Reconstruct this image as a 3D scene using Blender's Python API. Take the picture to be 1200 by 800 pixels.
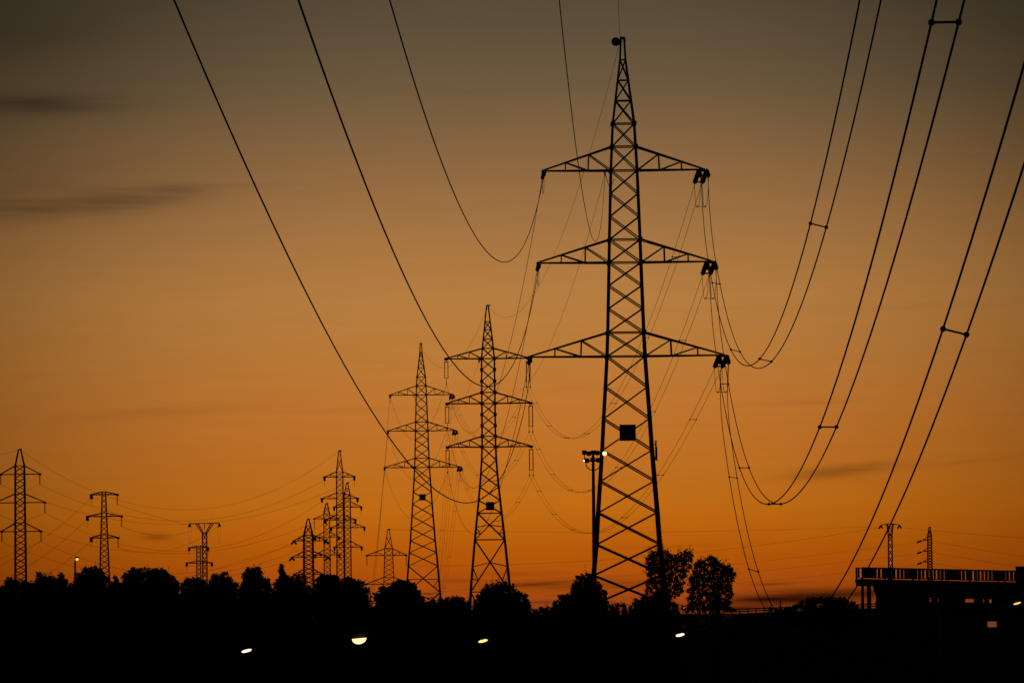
import bpy, math, random
from math import radians, sin, cos, pi, atan, tan, sqrt
from mathutils import Vector, Matrix

# ------------------------------------------------------------------ scene, camera
for o in list(bpy.data.objects):
    bpy.data.objects.remove(o)
SC = bpy.context.scene
COL = SC.collection
EYE = 7.0                       # camera height above the ground, metres
FPX = 9000.0                    # focal length in 1200-px-wide picture units (270 mm lens)
PITCH = atan((719.0 - 400.0) / FPX)
ROLL = radians(-0.6)

cam_d = bpy.data.cameras.new("camera")
cam_d.sensor_fit = 'HORIZONTAL'
cam_d.sensor_width = 36.0
cam_d.lens = 36.0 * FPX / 1200.0
cam_d.clip_start = 1.0
cam_d.clip_end = 30000.0
cam = bpy.data.objects.new("camera", cam_d)
COL.objects.link(cam)
cam.matrix_world = (Matrix.Translation((0, 0, EYE)) @ Matrix.Rotation(pi / 2 + PITCH, 4, 'X')
                    @ Matrix.Rotation(ROLL, 4, 'Z'))
SC.camera = cam

SC.view_settings.view_transform = 'Standard'
SC.view_settings.look = 'None'
SC.view_settings.exposure = 0.0
SC.view_settings.gamma = 1.0
SC.view_settings.use_curve_mapping = False
SC.cycles.use_denoising = False
SC.cycles.max_bounces = 4
SC.cycles.sample_clamp_indirect = 1.0

_M = cam.matrix_world.to_3x3()
_R, _U, _B = _M.col[0].copy(), _M.col[1].copy(), _M.col[2].copy()


def at(px, py, dist):
    """World point seen at photo pixel (px, py) at ground distance dist (y) from the camera."""
    d = -_B + _R * ((px - 600.0) / FPX) + _U * ((400.0 - py) / FPX)
    d = d * (dist / d.y)
    return Vector((d.x, d.y, d.z + EYE))


def lin(c):
    c = c / 255.0
    return c / 12.92 if c <= 0.04045 else ((c + 0.055) / 1.055) ** 2.4


def rgb(r, g, b):
    return (lin(r), lin(g), lin(b), 1.0)


# ------------------------------------------------------------------ sky
SUN_AZ = radians(0.25)          # the sun has set just right of the picture's middle
world = bpy.data.worlds.new("World")
SC.world = world
world.use_nodes = True
NT = world.node_tree
NT.nodes.clear()


def nd(kind, **kw):
    n = NT.nodes.new(kind)
    for k, v in kw.items():
        setattr(n, k, v)
    return n


def mth(op, a, b=None, c=None, clamp=False):
    n = NT.nodes.new('ShaderNodeMath')
    n.operation = op
    n.use_clamp = clamp
    for i, v in enumerate((a, b, c)):
        if v is None:
            continue
        if isinstance(v, (int, float)):
            n.inputs[i].default_value = v
        else:
            NT.links.new(v, n.inputs[i])
    return n.outputs[0]


tc = nd('ShaderNodeTexCoord')
sep = nd('ShaderNodeSeparateXYZ')
NT.links.new(tc.outputs['Generated'], sep.inputs[0])
hyp = mth('SQRT', mth('ADD', mth('MULTIPLY', sep.outputs[0], sep.outputs[0]), mth('MULTIPLY', sep.outputs[1], sep.outputs[1])))
AZ = mth('MULTIPLY', mth('ARCTAN2', sep.outputs[0], sep.outputs[1]), 180 / pi)      # degrees right of north (+y)
EL = mth('MULTIPLY', mth('ARCTAN2', sep.outputs[2], hyp), 180 / pi)                  # degrees above the horizon

# afterglow colours by elevation (degrees)
stops = [(0.0, (137, 60, 24)), (0.06, (152, 66, 20)), (0.12, (162, 71, 16)), (0.30, (173, 80, 11)), (0.49, (181, 90, 9)), (0.80, (191, 106, 20)),
         (1.07, (188, 109, 33)), (1.57, (188, 115, 47)), (2.02, (182, 120, 57)), (2.34, (179, 122, 63)), (2.86, (160, 112, 64)),
         (3.32, (137, 99, 62)), (3.66, (118, 90, 60)), (3.98, (99, 80, 57)), (4.55, (78, 65, 49)), (5.5, (58, 52, 43)),
         (8.0, (38, 37, 37)), (14.0, (22, 24, 30))]
ramp = nd('ShaderNodeValToRGB')
cr = ramp.color_ramp
cr.interpolation = 'LINEAR'
EMAX = 14.0
while len(cr.elements) < len(stops):
    cr.elements.new(0.5)
for e, (el, c) in zip(cr.elements, stops):
    e.position = el / EMAX
for e, (el, c) in zip(cr.elements, stops):
    e.position = el / EMAX
    e.color = rgb(*c)
NT.links.new(mth('DIVIDE', EL, EMAX, clamp=True), ramp.inputs[0])

# the glow falls off sideways from the sunset, faster higher up
wid = mth('MAXIMUM', mth('SUBTRACT', 4.6, mth('MULTIPLY', mth('MAXIMUM', mth('SUBTRACT', EL, 2.6), 0.0), 0.70)), 2.9)
daz = mth('DIVIDE', mth('ABSOLUTE', mth('SUBTRACT', AZ, math.degrees(SUN_AZ) * .3)), wid)
side = mth('ADD', mth('MULTIPLY', mth('EXPONENT', mth('MULTIPLY', mth('POWER', daz, 3.0), -1.0)), 0.985), 0.015)
side = mth('MULTIPLY', side, mth('MULTIPLY_ADD', EL, 60.0, 1.0, clamp=True))

# thin streaky clouds: noise in sky angles, stretched along the horizon
comb = nd('ShaderNodeCombineXYZ')
NT.links.new(AZ, comb.inputs[0])
NT.links.new(mth('MULTIPLY', EL, 6.0), comb.inputs[1])
nz = nd('ShaderNodeTexNoise')
nz.inputs['Scale'].default_value = 0.9
nz.inputs['Detail'].default_value = 6.0
nz.inputs['Roughness'].default_value = 0.6
NT.links.new(comb.outputs[0], nz.inputs['Vector'])
warp = mth('SUBTRACT', nz.outputs[0], 0.5)
comb2 = nd('ShaderNodeCombineXYZ')
NT.links.new(mth('MULTIPLY', AZ, 1.3), comb2.inputs[0])
NT.links.new(mth('MULTIPLY', EL, 22.0), comb2.inputs[1])
nz2 = nd('ShaderNodeTexNoise')
nz2.inputs['Scale'].default_value = 0.8
nz2.inputs['Detail'].default_value = 5.0
NT.links.new(comb2.outputs[0], nz2.inputs['Vector'])
fine = nz2.outputs[0]


def angles(px, py):
    v = at(px, py, 1000.0) - Vector((0, 0, EYE))
    return math.degrees(math.atan2(v.x, v.y)), math.degrees(math.atan2(v.z, sqrt(v.x ** 2 + v.y ** 2)))


PXD = math.degrees(1 / FPX)
# centre (photo px), half width, half height (px), strength, slope
clouds = [(35, 122, 120, 14, .50, 0), (0, 40, 140, 26, .22, 0), (0, 118, 60, 9, .15, 0), (40, 244, 140, 19, .36, -.03), (150, 232, 85, 14, .32, -.04), (20, 218, 140, 18, .14, 0), (210, 223, 40, 9, .20, 0), (60, 195, 150, 16, .08, 0),
          (285, 217, 60, 4, .12, 0), (180, 484, 130, 7, .13, -.06), (420, 480, 120, 4, .07, 0), (1000, 549, 60, 7, .32, -.08), (965, 556, 60, 7, .2, -.04), (1130, 541, 60, 3, .10, -.1),
          (182, 629, 20, 4.5, .34, .05), (640, 683, 85, 5, .34, -.03), (720, 686, 90, 5, .3, -.03), (600, 672, 60, 3, .2, 0),
          (640, 705, 60, 2.5, .3, -.03), (625, 685, 40, 2.6, .3, -.03), (540, 680, 40, 2.5, .25, 0), (905, 684, 28, 1.8, .5, -.03), (975, 695, 85, 8, .80, -.01), (905, 701, 80, 6, .72, -.03), (935, 704, 70, 4, .55, 0),
          (875, 711, 60, 4, .7, -.03), (1040, 697, 60, 5, .6, 0), (1000, 360, 260, 5, .04, 0), (940, 472, 80, 3, .12, -.03), (780, 640, 120, 2.5, .08, -.03), (700, 455, 90, 3, .06, 0)]
shade = None
for (cx, cy, hw, hh, s, sl) in clouds:
    a0, e0 = angles(cx, cy)
    dx = mth('SUBTRACT', AZ, a0)
    dy = mth('SUBTRACT', mth('ADD', EL, mth('MULTIPLY', dx, sl)), e0)
    dy = mth('ADD', dy, mth('MULTIPLY', warp, 0.9 * hh * PXD))
    ux = mth('DIVIDE', dx, hw * PXD)
    uy = mth('DIVIDE', dy, hh * PXD)
    g = mth('EXPONENT', mth('MULTIPLY', mth('ADD', mth('MULTIPLY', mth('MULTIPLY', ux, ux), 1.0), mth('MULTIPLY', uy, uy)), -1.2))
    k = mth('MULTIPLY', mth('MULTIPLY', g, s), mth('MAXIMUM', mth('SUBTRACT', mth('MULTIPLY', fine, 2.2), .08), 0.0))
    t = mth('SUBTRACT', 1.0, k, clamp=True)
    shade = t if shade is None else mth('MULTIPLY', shade, t)
# faint general streaking
shade = mth('MULTIPLY', shade, mth('ADD', 0.985, mth('MULTIPLY', mth('SUBTRACT', fine, 0.5), 0.11)))

glow = nd('ShaderNodeMix', data_type='RGBA', blend_type='MULTIPLY')
glow.inputs[0].default_value = 1.0
cc = nd('ShaderNodeCombineColor')
tot = mth('MULTIPLY', side, shade)
NT.links.new(tot, cc.inputs[0])
NT.links.new(mth('MULTIPLY', tot, 1.0), cc.inputs[1])
# clouds near the horizon are a little bluer than the glow behind them
NT.links.new(mth('MULTIPLY', side, mth('POWER', shade, 0.8)), cc.inputs[2])
NT.links.new(ramp.outputs[0], glow.inputs[6])
NT.links.new(cc.outputs[0], glow.inputs[7])

sky = nd('ShaderNodeTexSky')
sky.sky_type = 'NISHITA'
sky.sun_disc = False
sky.sun_elevation = radians(-3.0)
sky.sun_rotation = SUN_AZ
sky.altitude = 100
bg1 = nd('ShaderNodeBackground')
bg1.inputs[1].default_value = 0.05
NT.links.new(sky.outputs[0], bg1.inputs[0])
bg2 = nd('ShaderNodeBackground')
bg2.inputs[1].default_value = 1.0
NT.links.new(glow.outputs[2], bg2.inputs[0])
add = nd('ShaderNodeAddShader')
NT.links.new(bg1.outputs[0], add.inputs[0])
NT.links.new(bg2.outputs[0], add.inputs[1])
wo = nd('ShaderNodeOutputWorld')
NT.links.new(add.outputs[0], wo.inputs[0])

sun_d = bpy.data.lights.new("sun", 'SUN')          # last direct light, grazing from beyond the horizon
sun_d.energy = 0.02
sun_d.angle = radians(3.0)
sun_d.color = (1.0, 0.55, 0.25)
sun = bpy.data.objects.new("sun", sun_d)
COL.objects.link(sun)
_dir = Vector((sin(SUN_AZ), cos(SUN_AZ), tan(radians(0.6))))
sun.rotation_euler = _dir.to_track_quat('Z', 'Y').to_euler()


# ------------------------------------------------------------------ materials
def mat(name, c1, c2=None, scale=3.0, rough=0.8, metal=0.0):
    m = bpy.data.materials.new(name)
    m.use_nodes = True
    nt = m.node_tree
    b = nt.nodes["Principled BSDF"]
    b.inputs['Roughness'].default_value = rough
    b.inputs['Metallic'].default_value = metal
    b.inputs['Specular IOR Level'].default_value = 0.25
    if c2 is None:
        c2 = tuple(x * 0.7 for x in c1)
    t = nt.nodes.new('ShaderNodeTexCoord')
    n = nt.nodes.new('ShaderNodeTexNoise')
    n.inputs['Scale'].default_value = scale
    n.inputs['Detail'].default_value = 5.0
    r = nt.nodes.new('ShaderNodeValToRGB')
    r.color_ramp.elements[0].position = 0.35
    r.color_ramp.elements[1].position = 0.65
    r.color_ramp.elements[0].color = (*c1, 1)
    r.color_ramp.elements[1].color = (*c2, 1)
    nt.links.new(t.outputs['Object'], n.inputs['Vector'])
    nt.links.new(n.outputs[0], r.inputs[0])
    nt.links.new(r.outputs[0], b.inputs['Base Color'])
    return m


def lamp_mat(name, col, strength):
    m = bpy.data.materials.new(name)
    m.use_nodes = True
    b = m.node_tree.nodes["Principled BSDF"]
    b.inputs['Base Color'].default_value = (0.6, 0.6, 0.55, 1)
    b.inputs['Emission Color'].default_value = (*col, 1)
    b.inputs['Emission Strength'].default_value = strength
    return m


M = {
    'steel': mat('galvanised_steel', (.22, .22, .22), (.15, .15, .15), 1.5, .7),
    'wire': mat('weathered_aluminium', (.07, .07, .07), (.05, .05, .05), 2, .9),
    'glass': mat('insulator_glaze', (.06, .04, .03), (.04, .03, .02), 4, .5),
    'sign': mat('painted_plate', (.10, .09, .07), (.07, .06, .05), 2, .8),
    'ball': mat('warning_ball_paint', (.30, .05, .02), (.2, .03, .02), 2, .7),
    'leaf': mat('leaves', (.040, .065, .022), (.065, .085, .03), 0.6, .8),
    'leaf2': mat('dark_leaves', (.035, .05, .02), (.05, .065, .025), 0.6, .8),
    'bark': mat('bark', (.07, .055, .04), (.045, .035, .028), 5, .9),
    'ground': mat('dry_grass_ground', (.045, .045, .025), (.06, .05, .03), 0.05, .95),
    'bank': mat('grassy_bank', (.04, .045, .02), (.055, .05, .03), 0.3, .95),
    'concrete': mat('concrete', (.24, .23, .21), (.18, .17, .16), .8, .9),
    'rail': mat('painted_rail', (.12, .12, .12), (.08, .08, .08), 2, .6),
    'pole': mat('lamp_pole_steel', (.02, .02, .02), (.015, .015, .015), 2, .9),
    'bowl_lamp': lamp_mat('lamp_bowl_warm', (1.0, .60, .24), 2.3),
    'white_lamp': lamp_mat('lamp_lens_white', (1.0, .78, .52), 1.7),
    'yellow_lamp': lamp_mat('lamp_lens_yellow', (1.0, .70, .22), 1.5),
    'amber_lamp': lamp_mat('lamp_lens_amber', (1.0, .58, .10), 1.2),
    'flood_lamp': lamp_mat('flood_lens_lit', (1.0, .66, .28), 2.2),
    'window': lamp_mat('lit_window', (.19, .055, .02), 0.85),
    'wall': mat('render_wall', (.2, .18, .16), (.16, .15, .13), .5, .9),
}


# ------------------------------------------------------------------ mesh helpers
class MB:
    def __init__(self):
        self.v, self.f, self.sm = [], [], []

    def bar(self, a, b, w, h=None):
        """square steel member from a to b"""
        a, b = Vector(a), Vector(b)
        h = h or w
        d = b - a
        L = d.length
        if L < 1e-6:
            return
        d /= L
        up = Vector((0, 0, 1)) if abs(d.z) < .95 else Vector((1, 0, 0))
        s = d.cross(up).normalized()
        t = s.cross(d)
        n = len(self.v)
        for p in (a, b):
            for (i, j) in ((-1, -1), (1, -1), (1, 1), (-1, 1)):
                self.v.append(p + s * (i * w / 2) + t * (j * h / 2))
        self.f += [(n, n + 1, n + 2, n + 3), (n + 7, n + 6, n + 5, n + 4)]
        for k in range(4):
            q = (k + 1) % 4
            self.f.append((n + k, n + 4 + k, n + 4 + q, n + q))

    def box(self, c, sx, sy, sz):
        c = Vector(c)
        self.bar(c - Vector((0, sy / 2, 0)), c + Vector((0, sy / 2, 0)), sx, sz)

    def tube(self, pts, r, n=6, r2=None):
        pts = [Vector(p) for p in pts]
        base = len(self.v)
        N = len(pts)
        for i, p in enumerate(pts):
            d = (pts[min(i + 1, N - 1)] - pts[max(i - 1, 0)]).normalized()
            up = Vector((0, 0, 1)) if abs(d.z) < .95 else Vector((1, 0, 0))
            s = d.cross(up).normalized()
            t = s.cross(d)
            rr = r if r2 is None else r + (r2 - r) * i / (N - 1)
            if isinstance(r, (list, tuple)):
                rr = r[i]
            for k in range(n):
                a = 2 * pi * k / n
                self.v.append(p + s * (rr * cos(a)) + t * (rr * sin(a)))
        for i in range(N - 1):
            for k in range(n):
                q = (k + 1) % n
                self.f.append((base + i * n + k, base + i * n + q, base + (i + 1) * n + q, base + (i + 1) * n + k))
        self.f.append(tuple(base + k for k in range(n))[::-1])
        self.f.append(tuple(base + (N - 1) * n + k for k in range(n)))

    def discs(self, a, b, r, count, n=10):
        """a string of insulator discs from a to b"""
        a, b = Vector(a), Vector(b)
        pts, rad = [a], [.03]
        for i in range(count):
            for (t, rr) in ((.12, .035), (.3, r * .55), (.55, r), (.68, r * .9), (.74, .04)):
                pts.append(a.lerp(b, (i + t) / count))
                rad.append(rr)
        pts.append(b)
        rad.append(.03)
        self.tube(pts, rad, n)

    def ball(self, c, r, seg=12, rings=8, sq=(1, 1, 1)):
        c = Vector(c)
        n = len(self.v)
        self.v.append(c + Vector((0, 0, r * sq[2])))
        for i in range(1, rings):
            th = pi * i / rings
            for k in range(seg):
                a = 2 * pi * k / seg
                self.v.append(c + Vector((r * sq[0] * sin(th) * cos(a), r * sq[1] * sin(th) * sin(a), r * sq[2] * cos(th))))
        self.v.append(c - Vector((0, 0, r * sq[2])))
        last = len(self.v) - 1
        for k in range(seg):
            q = (k + 1) % seg
            self.f.append((n, n + 1 + k, n + 1 + q))
            for i in range(rings - 2):
                o = n + 1 + i * seg
                self.f.append((o + k, o + seg + k, o + seg + q, o + q))
            o = n + 1 + (rings - 2) * seg
            self.f.append((o + k, last, o + q))

    def prism(self, poly, y0, y1):
        """polygon in x,z extruded along y"""
        n = len(self.v)
        m = len(poly)
        for y in (y0, y1):
            for (x, z) in poly:
                self.v.append(Vector((x, y, z)))
        self.f.append(tuple(n + i for i in range(m)))
        self.f.append(tuple(n + m + i for i in range(m))[::-1])
        for i in range(m):
            q = (i + 1) % m
            self.f.append((n + i, n + m + i, n + m + q, n + q))

    def build(self, name, material, parent=None, origin=None):
        me = bpy.data.meshes.new(name)
        if origin is not None:
            o_ = Vector(origin)
            vs = [v - o_ for v in self.v]
        else:
            vs = self.v
        me.from_pydata([tuple(v) for v in vs], [], self.f)
        me.materials.append(material)
        me.update()
        ob = bpy.data.objects.new(name, me)
        COL.objects.link(ob)
        if parent is not None:
            ob.parent = parent
        elif origin is not None:
            ob.location = origin
        return ob


def tag(o, label, cat, group=None, kind=None):
    if label:
        o['label'] = label
    if cat:
        o['category'] = cat
    if group:
        o['group'] = group
    if kind:
        o['kind'] = kind
    return o


def thing(name, label, cat, loc, rz=0.0, group=None):
    o = bpy.data.objects.new(name, None)
    COL.objects.link(o)
    o.empty_display_size = 0.5
    o.location = loc
    o.rotation_euler = (0, 0, rz)
    tag(o, label, cat, group)
    return o


# ------------------------------------------------------------------ ground
g = MB()
xs = [-9000, -2000, -400, -60, 0, 60, 400, 2000, 9000]
ys = [-1500, -200, 0, 200, 450, 800, 1500, 4000, 14000]
for y in ys:
    for x in xs:
        g.v.append(Vector((x, y, 0)))
W_ = len(xs)
for j in range(len(ys) - 1):
    for i in range(W_ - 1):
        g.f.append((j * W_ + i, j * W_ + i + 1, (j + 1) * W_ + i + 1, (j + 1) * W_ + i))
tag(g.build('ground', M['ground']), 'flat dark open ground lost in dusk below the treeline', 'ground', kind='structure')


# ------------------------------------------------------------------ lattice pylons
def interp(tab, z):
    for (z0, w0), (z1, w1) in zip(tab, tab[1:]):
        if (z0 - z) * (z1 - z) <= 0 and z0 != z1:
            return w0 + (w1 - w0) * (z - z0) / (z1 - z0)
    return tab[0][1] if abs(z - tab[0][0]) < abs(z - tab[-1][0]) else tab[-1][1]


def lattice(root, prof, levels, leg_w, brace_w, horiz=(), kfrom=None, gusset=(), gsize=.3):
    """Four corner legs (each a part) and the bracing of the four faces. prof: [(z, half width)] top to bottom."""
    for (i, j) in ((-1, -1), (1, -1), (1, 1), (-1, 1)):
        mb = MB()
        zs = [p[0] for p in prof]
        for z0, z1 in zip(zs, zs[1:]):
            h0, h1 = interp(prof, z0), interp(prof, z1)
            f = (zs[0] - (z0 + z1) / 2) / (zs[0] - zs[-1])
            w = leg_w[0] + (leg_w[1] - leg_w[0]) * f
            mb.bar((i * h0, j * h0, z0), (i * h1, j * h1, z1), w)
        mb.build('leg', M['steel'], root)
    br = MB()

    def faces(h):
        c = [Vector((-h, -h, 0)), Vector((h, -h, 0)), Vector((h, h, 0)), Vector((-h, h, 0))]
        return [(c[k], c[(k + 1) % 4]) for k in range(4)]
    for z0, z1 in zip(levels, levels[1:]):
        h0, h1 = interp(prof, z0), interp(prof, z1)
        Z0, Z1 = Vector((0, 0, z0)), Vector((0, 0, z1))
        bw_ = brace_w * (1 + .38 * min(1, max(0, (prof[0][0] - z0) / (prof[0][0] * .7) - .25)))
        for (a0, b0), (a1, b1) in zip(faces(h0), faces(h1)):
            br.bar(a0 + Z0, b1 + Z1, bw_)
            br.bar(b0 + Z0, a1 + Z1, bw_)
            if kfrom is not None and z0 <= kfrom + 1e-6:      # secondary members in the tall bottom panels
                m = (a0 + b0 + a1 + b1) / 4 + (Z0 + Z1) / 2
                am, bm = (a0 + a1) / 2 + (Z0 + Z1) / 2, (b0 + b1) / 2 + (Z0 + Z1) / 2
                br.bar(am, m, brace_w * .7)
                br.bar(bm, m, brace_w * .7)
                al, bl = a0.lerp(a1, .78) + Z0.lerp(Z1, .78), b0.lerp(b1, .78) + Z0.lerp(Z1, .78)
                q1, q2 = (a1 + Z1).lerp(m, .42), (b1 + Z1).lerp(m, .42)
                br.bar(al, q1, brace_w * .6)
                br.bar(bl, q2, brace_w * .6)
                br.bar(am, q1, brace_w * .6)
                br.bar(bm, q2, brace_w * .6)
    for z in horiz:
        h = interp(prof, z)
        for a, b in faces(h):
            br.bar(a + Vector((0, 0, z)), b + Vector((0, 0, z)), brace_w)
    for z in gusset:
        h = interp(prof, z)
        for i in (-1, 1):
            for j in (-1, 1):
                br.box((i * h, j * (h + .03), z), gsize, .03, gsize)
    br.build('bracing', M['steel'], root)


def crossarm(root, side, z, rise, h_bot, h_top, length, cw, bw, fr=(.34, .68), tip_w=.12):
    """Tapered truss arm; side -1 left, +1 right. Returns the arm object and its tip (local)."""
    mb = MB()
    tip = Vector((side * length, 0, z + .02))
    for j in (-1, 1):
        b0 = Vector((side * h_bot, j * h_bot, z))
        t0 = Vector((side * h_top, j * h_top, z + rise))
        tp = tip + Vector((0, j * tip_w, 0))
        tpt = tip + Vector((0, j * tip_w, .05))
        mb.bar(b0, tp, cw)
        mb.bar(t0, tpt, cw)
        P = [(b0.lerp(tp, f), t0.lerp(tpt, f)) for f in fr]
        for (pb, ptp) in P:
            mb.bar(pb, ptp, bw)
        if P:
            mb.bar(b0, P[0][1], bw)
        for k in range(len(P) - 1):
            mb.bar(P[k][0], P[k + 1][1], bw)
    # plan bracing between the two bottom chords
    n = len(fr)
    ff = [0] + list(fr)
    for k in range(n):
        a = Vector((side * h_bot, -h_bot, z)).lerp(tip + Vector((0, -tip_w, 0)), ff[k])
        b = Vector((side * h_bot, h_bot, z)).lerp(tip + Vector((0, tip_w, 0)), ff[k + 1])
        mb.bar(a, b, bw * .8)
        a2 = Vector((side * h_bot, -h_bot, z)).lerp(tip + Vector((0, -tip_w, 0)), ff[k + 1])
        mb.bar(a2, b, bw * .8)
    mb.box(tip + Vector((0, 0, -.03)), .32 * cw / .1, tip_w * 2 + .1, .22 * cw / .1)
    return mb.build('crossarm', M['steel'], root), tip


def jumper(arm, a, b, low, r=.014, n=14):
    mb = MB()
    pts = []
    for i in range(n + 1):
        t = i / n
        p = a.lerp(b, t)
        s = (2 * t - 1)
        p = p + Vector((0, 0, -low * (1 - s ** 4)))
        pts.append(p)
    mb.tube(pts, r, 5)
    return mb.build('jumper_cable', M['wire'], arm)


class Pylon:
    def __init__(self, root, loc, rz):
        self.root, self.loc, self.rz = root, Vector(loc), rz
        self.pt = {}

    def world(self, key):
        return self.loc + Matrix.Rotation(self.rz, 3, 'Z') @ self.pt[key]


def tension_strings(P, arm, tip, key, twin, L, drop, yaw_near, yaw_far, rad, cnt, low):
    """Insulator strings pulling along the line towards and away from the camera, and the jumper under the arm."""
    offs = (-.2, .2) if twin else (0.0,)
    ends = {}
    for s, yw in ((-1, yaw_near), (1, yaw_far)):
        dirv = Vector((sin(yw), cos(yw), 0)) * s
        for o in offs:
            a = tip + Vector((o * 1.15, 0, -.1)) + dirv * .2
            b = a + dirv * L + Vector((0, 0, -drop))
            mb = MB()
            mb.tube([a - dirv * .2, a + dirv * .05], .025, 5)
            mb.discs(a, a.lerp(b, .84), rad, cnt)
            mb.tube([a.lerp(b, .84), b], .022, 5)
            if twin:
                mb.ball(b, .05, 6, 4)
            mb.build('insulator_string', M['glass'], arm)
            ends[(s, o)] = b
        if twin:
            mb = MB()
            m0 = ends[(s, -.2)].lerp(tip, .12)
            m1 = ends[(s, .2)].lerp(tip, .12)
            mb.bar(m0, m1, .05, .09)
            mb.build('yoke_plate', M['steel'], arm)
    for o in offs:
        jumper(arm, ends[(-1, o)], ends[(1, o)], low)
    if twin:
        mid = [(ends[(-1, o)] + ends[(1, o)]) / 2 + Vector((0, 0, -low)) for o in offs]
        mb = MB()
        mb.bar(mid[0], mid[1], .03)
        mb.ball(mid[0], .05, 6, 4)
        mb.ball(mid[1], .05, 6, 4)
        mb.build('jumper_spacer', M['steel'], arm)
    for s, nm in ((-1, 'near'), (1, 'far')):
        P.pt[(key, nm)] = sum((ends[(s, o)] for o in offs), Vector()) / len(offs)


def tension_pylon(px, py, D, yaw, label, group, extra_levels, base_hw, yn, yf, leg_w, brace_w, sign=True, kf=None):
    """Three-arm strain tower: twin conductors on its right arms, singles on its left. (px,py) = middle of the bottom chord."""
    c = at(px, py, D)
    zc = c.z
    root = thing('power_pylon', label, 'pylon', (c.x, D, 0), yaw, group)
    P = Pylon(root, (c.x, D, 0), yaw)
    k = 1 / 20.0

    def Z(y):
        return zc + (418 - y) * k
    prof = [(Z(y), w * k) for y, w in ((44, 1.9), (70, 3.2), (145, 12.6), (172, 14), (200, 15.4), (281, 18), (308, 18.7), (390, 21.1), (418, 22.3),
                                       (450, 24.3), (490, 27), (525, 29), (560, 31.6), (600, 34.6), (637, 37), (690, 42.3))]
    prof.append((0.0, base_hw))
    lv = [Z(y) for y in (70, 94, 118, 145, 172, 200, 227, 254, 281, 308, 335, 362, 390, 418, 454, 491, 528, 564, 601, 638, 674)]
    lv += extra_levels(zc)
    hz = [Z(y) for y in (70, 94, 118, 145, 172, 200, 281, 308, 390, 418)]
    if kf is not None:
        kf = lv[-4]
        hz += [lv[-4] - 2.0]
    lattice(root, prof, lv, leg_w, brace_w, hz, kf, [Z(y) for y in (145, 172, 200, 281, 308, 390, 418)], .24)
    for lev, (yb, yt, lw, rw) in (('top', (200, 172, 4.70, 4.62)), ('middle', (308, 281, 5.06, 5.02)), ('bottom', (418, 390, 5.62, 5.68))):
        hb, ht = interp(prof, Z(yb)), interp(prof, Z(yt))
        for side, ln, nm in ((-1, lw, 'left'), (1, rw, 'right')):
            arm, tip = crossarm(root, side, Z(yb), Z(yt) - Z(yb), hb, ht, ln, brace_w * 1.3, brace_w * .9)
            if side > 0:
                tension_strings(P, arm, tip, (nm, lev), True, 3.7, .52, yn, yf, .145, 16, 1.55)
            else:
                tension_strings(P, arm, tip, (nm, lev), False, 2.0, .26, yn, yf, .12, 9, .95)
    # earth wire clamps
    P.pt[('earth', 'near')] = Vector((-.12, -.15, Z(47)))
    P.pt[('earth', 'far')] = Vector((-.12, .15, Z(47)))
    P.pt[('inner', 'near')] = Vector((-1.12, -.4, Z(205)))
    P.pt[('inner', 'far')] = Vector((-1.12, .4, Z(205)))
    mb = MB()
    mb.box((0, 0, Z(44.5)), .32, .3, .14)
    mb.bar((0, 0, Z(46)), (.22, 0, Z(47)), .06)
    mb.build('peak_cap', M['steel'], root)
    mb = MB()
    mb.bar((-1.12, 0, Z(201)), (-1.12, 0, Z(206)), .1)
    mb.bar((-1.12, -.4, Z(205)), (-1.12, .4, Z(205)), .07)
    lp = [Vector((-1.12 + .55 * t + .05, -.2, Z(206) - .55 * sin(pi * min(t * 1.2, 1)) - .25 * t)) for t in [i / 8 for i in range(9)]]
    mb.tube(lp, .018, 5)
    mb.build('cable_clamp', M['steel'], root)
    if sign:
        zs = Z(508)
        hh = interp(prof, zs)
        mb = MB()
        mb.box((0, -hh - .06, zs), .95, .04, .95)
        for dz in (-.4, 0, .4):
            mb.bar((-.47, -hh - .03, zs + dz), (.47, -hh - .03, zs + dz), .04)
        mb.build('sign_plate', M['sign'], root)
    return P, Z, prof


def ext1(zc):
    return [zc - (709 - 418) / 20, zc - (747 - 418) / 20, zc - (795 - 418) / 20, 0.0]


def ext3(zc):
    out = [zc - 1.8 * i for i in range(8, 9)]
    base = zc - (674 - 418) / 20
    return [base - 2.0, base - 6.0, base - 10.6, 0.0]


P1, Z1f, prof1 = tension_pylon(733.6, 417.5, 450.0, radians(1.0), 'largest steel lattice pylon in front with double cables on its right arms', 'lattice pylons of the main line',
                               ext1, 2.9, .0155, -.027, (.105, .195), .066)
# panel antenna on the right leg of the big pylon, and a marker ball on a bracket at its tip
mb = MB()
hx = interp(prof1, Z1f(530))
mb.box((hx + .17, -hx, Z1f(529)), .09, .22, 1.15)
mb.box((hx + .12, -hx, Z1f(522)), .2, .06, .06)
mb.box((hx + .12, -hx, Z1f(538)), .2, .06, .06)
mb.box((hx + .23, -hx + .1, Z1f(533)), .06, .06, .8)
mb.build('antenna_panel', M['steel'], P1.root)
mb = MB()
mb.ball((-.40, -.1, Z1f(48.7)), .26, 18, 12)
wb = mb.build('warning_ball', M['ball'], P1.root)
mb = MB()
mb.bar((-.15, -.1, Z1f(48.7)), (0, 0, Z1f(48.7)), .05)
mb.build('ball_bracket', M['steel'], P1.root)

P3, Z3f, prof3 = tension_pylon(494.6, 547.5, 1156.0, radians(1.5), 'leftmost of the three tall pylons, slimmest, with a small dark square plate low down', 'lattice pylons of the main line',
                               ext3, 3.35, -.02, -.02, (.15, .24), .09, True, 1)


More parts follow.
